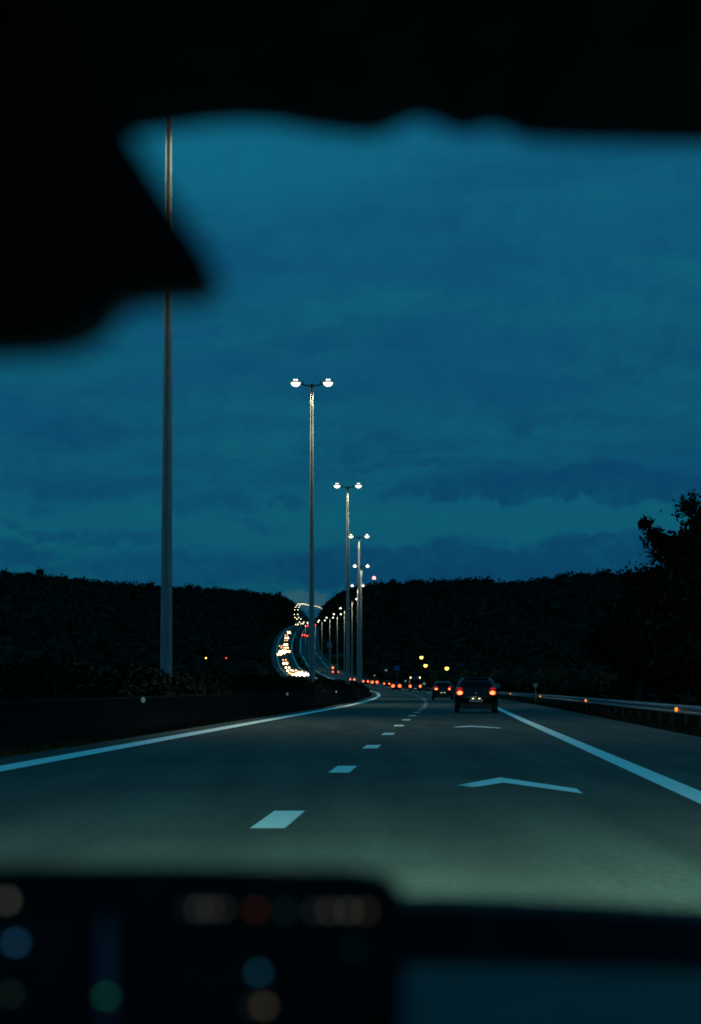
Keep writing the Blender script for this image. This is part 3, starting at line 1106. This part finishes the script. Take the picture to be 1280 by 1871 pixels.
# queue of oncoming headlights on the climbing bend
proto = {}
for nm, mt, hs in (('warm', 'head', .85), ('cool', 'head_cool', 1.05), ('wide', 'head', 1.2), ('small', 'head_dim', .7)):
    t = thing('car', 'oncoming car with glaring headlights in the queue on the distant left carriageway', 'car', (0, 0, 0), 0, 'oncoming cars with white headlights')
    b = MB()
    b.loft([rrect(hw, y0, y1, z, r, 2) for hw, y0, y1, z, r in SHAPES['hatchback']['lv']])
    b.loft([rrect(hw, y0, y1, z, r, 2) for hw, y0, y1, z, r in SHAPES['hatchback']['gh']])
    b.build('body', 'car_grey', t, smooth=40)
    for s in (-1, 1):
        hl = MB().ball((s * .66, 3.92, .72), (.60 * hs, .10, .60 * hs), 12, 6).build('headlamp', 'head_glare', t)  # oversized outer ball paints the orange glare round the headlamp
        MB().ball((s * .66, 4.0, .72), (.42 * hs, .10, .42 * hs), 10, 6).build('bulb', mt, hl)
    proto[nm] = t
used, queue = set(), []


def oncoming(px, py, kind='warm'):
    """finds the distance at which the far road passes under a photograph row"""
    best = None
    for D in np.arange(900, 3300, 4.):
        yy = 1255 - (road_z(D) + .72 - CAM_Z) / D * F
        if best is None or abs(yy - py) < best[0]:
            best = (abs(yy - py), D)
    D = best[1]
    c = proto[kind] if kind not in used else copy_tree(proto[kind])
    used.add(kind)
    queue.append((py, px, c))
    x = (px - 640) / F * D
    x = min(max(x, road_x(D) - 12.2), road_x(D) - 2.6)
    place(c, D, x=x, back=True)


for px, py in ((547, 1140.5), (542, 1141.5), (553, 1139.8), (527.5, 1155), (523, 1161), (522.5, 1170.5), (513, 1181), (523.5, 1183.5), (513.5, 1190.5), (526, 1190.5),
               (510, 1196), (519.5, 1206), (521, 1212), (525, 1220), (528, 1225.5), (533.5, 1225), (534.5, 1231), (541, 1229), (516, 1184), (519, 1188), (512, 1194), (522, 1178), (528, 1157), (531, 1229), (537, 1226), (538, 1233), (524, 1166), (517, 1193)):
    oncoming(px, py, ('warm', 'wide', 'warm', 'wide', 'small')[int(px * 7 + py * 3) % 5])
for px, py in ((548, 1229), (555, 1230.5), (551, 1234), (544, 1235), (560, 1235.5)):
    oncoming(px, py, 'cool' if px > 550 else 'wide')

queue.sort(key=lambda q: (-q[0], q[1]))
for i, q in enumerate(queue):
    q[2]['label'] = ordinal(i) + ' oncoming car with glaring headlights, counted up the queue from the hedge'

# ------------------------------------------------------------------ gantry, signs, small far lights
D = 1000
gx, gz = road_x(D), road_z(D)
g = thing('sign_gantry', 'thin overhead gantry crossing the distant carriageways', 'gantry', (gx, D, gz))
for x in (-15.2, 15.2):
    MB().box(x - .2, x + .2, -.2, .2, -.2, 6.7).build('post', 'galv', g)
bm_ = MB()
bm_.box(-15.2, 15.2, -.12, .12, 6.2, 6.35).box(-15.2, 15.2, -.12, .12, 6.75, 6.9)
for k in range(20):
    x = -14.8 + k * 1.5
    bm_.tube([(x, 0, 6.3), (x + .75, 0, 6.8)], [.05, .05], 4).tube([(x + .75, 0, 6.8), (x + 1.5, 0, 6.3)], [.05, .05], 4)
bm_.build('truss_beam', 'galv', g)

sg = thing('road_sign', 'dim rectangular sign panel right of the distant climbing carriageway', 'road sign', (pt(602, 1178, 900).x, 900, road_z(900)))
z = pt(602, 1178, 900).z - road_z(900)
MB().box(-.95, .95, -.03, .03, z - .9, z + .9).build('panel', 'sign_back', sg)
for x in (-.6, .6):
    MB().box(x - .05, x + .05, .035, .12, -.2, z + .7).build('post', 'galv', sg)
sb = thing('road_sign', 'small blue road sign above the far red tail lights', 'road sign', (pt(725, 1221, 620).x, 620, road_z(620)))
z = pt(725, 1221, 620).z - road_z(620)
MB().box(-.62, .62, -.03, .03, z - .55, z + .55).build('panel', 'sign_blue', sb)
MB().box(-.05, .05, .035, .12, -.2, z + .4).build('post', 'galv', sb)
for px, py, D, l in ((978, 1253, 168, 'small pale marker sign standing behind the right guard rail'), (908, 1253, 300, 'tiny pale marker sign right of the hatchback')):
    p = pt(px, py, D)
    t = thing('marker_sign', l, 'sign', (p.x, D, road_z(D) - .06), 0, 'marker signs behind the guard rail')
    z = p.z - road_z(D) + .06
    s = D / 168
    MB().prism([(-.15 * s, 0, z + .17 * s), (.15 * s, 0, z + .17 * s), (.15 * s, 0, z), (0, 0, z - .17 * s), (-.15 * s, 0, z)], .03).build('panel', 'sign_back', t)
    MB().box(-.03, .03, .031, .08, -.2, z + .1).build('post', 'galv', t)


def small_lamp_or_reflector(px, py, D, mat, label, r, cat='lamp', group=None):
    p = pt(px, py, D)
    z0 = road_z(D) - .06
    h = p.z - z0
    t = thing('small_lamp_or_reflector', label, cat, (p.x, D, z0), 0, group)
    MB().tube([(0, 0, -.3), (0, 0, h - r * .9)], [.08, .05], 7).build('post', 'dark_steel', t, smooth=40)
    MB().ball((0, 0, h), r, 12, 8).build('bulb', mat, t, smooth=60)
    MB().ball((0, 0, h + r * .6), (r * .9, r * .9, r * .6), 10, 4, 0, .99).build('lamp_cap', 'dark_steel', t, smooth=60)
    return t


G_A = 'orange lamps above the traffic on the right'
small_lamp_or_reflector(769.5, 1201, 600, 'amber_bulb', 'orange lamp above the traffic, the highest of three', .40, group=G_A)
small_lamp_or_reflector(777, 1216, 600, 'amber_bulb', 'orange lamp above the traffic, the middle of three', .42, group=G_A)
small_lamp_or_reflector(816, 1221, 600, 'amber_bulb', 'orange lamp right above the second dark car', .46, group=G_A)
small_lamp_or_reflector(376, 1202, 1000, 'amber_bulb', 'lone small amber light in the dark left hillside', .36)
small_lamp_or_reflector(413, 1202, 1000, 'red_dim', 'tiny red light in the dark left hillside', .34)
small_lamp_or_reflector(705, 1224.5, 650, 'white_lens_glow', 'faint grey light left of the small blue sign', .34)
small_lamp_or_reflector(684, 1234, 650, 'white_lens_glow', 'faint pale light right above the lamp post foot', .26)
small_lamp_or_reflector(740.5, 1244, 480, 'white_lens_glow', 'small pale glowing reflector left of the van with high lamps', .24)  # a reflector, its returned light painted as a glowing bulb
small_lamp_or_reflector(774.5, 1249, 330, 'white_lens_glow', 'small pale glowing reflector between the van and the second dark car', .20)  # likewise a reflector given a glow of its own
p = pt(683, 1056, 1760)
t = thing('beacon_mast', 'mast with a red beacon on the right ridge', 'mast', (p.x, 1760, p.z - 26))
MB().tube([(0, 0, 0), (0, 0, 25)], [.9, .55], 8).build('mast', 'dark_steel', t, smooth=40)
MB().ball((0, 0, 26), 1.25, 14, 10).build('beacon', 'red_bulb', t, smooth=60)
p = pt(511, 1081, 2480)
t = thing('tower', 'slim dark tower on the left ridge near the gap', 'tower', (p.x, 2480, p.z - 24))
MB().box(-1.3, 1.3, -1.3, 1.3, 0, 23).build('shaft', 'dark_steel', t)
MB().box(-1.6, 1.6, -1.6, 1.6, 23, 24).build('top', 'dark_steel', t)

# ------------------------------------------------------------------ the car we sit in
cab = thing('car_cabin', 'dark blurred cabin of the car, roof edge, mirror and dashboard framing the road', 'car interior', (0, 0, 0))


def smooth_outline(px, D, it=2):
    q = [Vector(p) for p in px]
    for _ in range(it):
        r = []
        for i in range(len(q)):
            a, b = q[i], q[(i + 1) % len(q)]
            r += [a.lerp(b, .25), a.lerp(b, .75)]
        q = r
    return [tuple(pt(p[0], p[1], D)) for p in q]


edge = [(-2200, 261), (150, 255), (250, 249), (330, 237), (420, 226), (500, 228), (570, 242), (660, 254), (700, 250), (735, 230), (765, 220), (795, 228), (830, 246),
        (862, 246), (890, 236), (920, 240), (950, 258), (1010, 263), (1150, 266), (1300, 270), (3500, 283), (3500, -900), (-2200, -900)]
hd = MB().prism(smooth_outline(edge, .84, 2), -.22)
hd.build('roof_edge', 'felt', cab, smooth=40)
zt = pt(640, 160, .84).z
MB().box(-.75, .75, -1.6, .60, zt + .012, zt + .05).build('roof_lining', 'felt', cab)
mir = [(-1500, 668), (-200, 664), (60, 660), (145, 648), (196, 622), (222, 586), (252, 566), (310, 563), (372, 560), (408, 542), (402, 512), (380, 478),
       (304, 364), (238, 258), (214, 182), (150, 102), (-1500, 72)]
MB().prism(smooth_outline(mir, .72, 2), -.035).build('mirror_housing', 'cabin', cab, smooth=40)
zm = pt(0, 200, .72).z
MB().tube([(-.15, .715, zm), (-.14, .76, zm + .05), (-.13, .80, zm + .09)], [.012, .012, .016], 8).build('mirror_stem', 'cabin', cab, smooth=40)
# dashboard: a raised dark ridge at the far side, a paler pad nearer to us
ridge = [(700, 1633), (900, 1636), (1100, 1646), (1290, 1658), (2600, 1721), (2600, 2291), (-2500, 2291), (-2500, 1671), (0, 1641), (500, 1633)]
MB().prism([tuple(pt(a, b, 1.12)) for a, b in ridge], -.05).build('dashboard_ridge', 'felt', cab)
a0, a1 = pt(735, 1738, 1.10), pt(1500, 1762, 1.10)
b0, b1 = pt(735, 1905, .84), pt(1900, 1930, .84)
MB().add([tuple(a0), tuple(a1), tuple(b1), tuple(b0), (a0.x, a0.y, a0.z - .03), (a1.x, a1.y, a1.z - .03), (b1.x, b1.y, b1.z - .05), (b0.x, b0.y, b0.z - .05)],
         [(0, 3, 2, 1), (4, 5, 6, 7), (0, 1, 5, 4), (1, 2, 6, 5), (2, 3, 7, 6), (3, 0, 4, 7)]).build('dashboard_pad', 'pad', cab)

dev = thing('display_unit', 'black dashboard display unit with blurred coloured lights at the lower left', 'display', (0, 0, 0))
body = [(-1400, 1581), (0, 1581), (400, 1583), (640, 1587), (700, 1596), (728, 1616), (738, 1649), (740, 1711), (740, 2141), (-1400, 2141)]
MB().prism([tuple(pt(a, b, .95)) for a, b in body], .012).build('housing', 'cabin', dev, smooth=40)


def dot(px, py, col, st, w_=10, h_=10, name='indicator_light'):
    a, b = pt(px - w_ / 2, py - h_ / 2, .948), pt(px + w_ / 2, py + h_ / 2, .948)
    k = 14
    cx, cz = (a.x + b.x) / 2, (a.z + b.z) / 2
    hx, hz = (b.x - a.x) / 2, (a.z - b.z) / 2
    o_ = []
    for i in range(k):
        t_ = 2 * math.pi * i / k
        c_, s_ = math.cos(t_), math.sin(t_)
        o_.append((cx + hx * math.copysign(abs(c_) ** .6, c_), .948, cz + hz * math.copysign(abs(s_) ** .6, s_)))
    MB().prism(o_, .0015).build(name, emat('display_glow', col, st * .46), dev)


DOTS = [(12, 1645, (.75, .75, .62), .9, 12, 16), (28, 1722, (.10, .42, .85), 1.6, 16, 12), (18, 1816, (.25, .40, .30), .5, 14, 12),
        (194, 1820, (.03, .55, .28), 1.9, 16, 12), (194, 1770, (.01, .05, .11), .28, 30, 200),
        (362, 1660, (.40, .42, .36), .8, 10, 14), (384, 1660, (.45, .42, .34), .9, 8, 14), (406, 1660, (.40, .42, .36), .7, 10, 12), (345, 1660, (.08, .14, .13), .9, 10, 12),
        (466, 1662, (.34, .10, .04), .9, 16, 12), (520, 1664, (.10, .24, .20), .55, 14, 12),
        (575, 1664, (.22, .26, .24), .8, 12, 12), (602, 1664, (.48, .45, .34), 1.0, 10, 12), (636, 1664, (.42, .46, .34), 1.0, 14, 12), (668, 1664, (.42, .30, .22), .9, 12, 12),
        (645, 1735, (.02, .12, .07), .5, 16, 14), (472, 1777, (.05, .36, .62), 1.5, 14, 12), (482, 1838, (.50, .40, .26), 1.1, 16, 12), (460, 1838, (.14, .13, .10), .8, 12, 12)]
for d_ in DOTS:
    dot(*d_[:4], d_[4] * .75, d_[5] * (.75 if d_[5] < 50 else 1))

# low beams of our own car, mounted ahead of the dashboard
for s in (-1, 1):
    ld = bpy.data.lights.new('headlight_beam', 'SPOT')
    ld.energy = 58000
    ld.color = (.54, 1.0, .74)
    ld.spot_size = R(60)
    ld.spot_blend = 1.0
    ld.shadow_soft_size = .06
    lo = bpy.data.objects.new('headlight_beam', ld)
    COL.objects.link(lo)
    lo.location = (.25 + .62 * s, 1.9, .66)
    lo.rotation_euler = (R(90 - 5.2), 0, R(-3 - 2 * s))
    lo.scale = (.9, .17, 1)
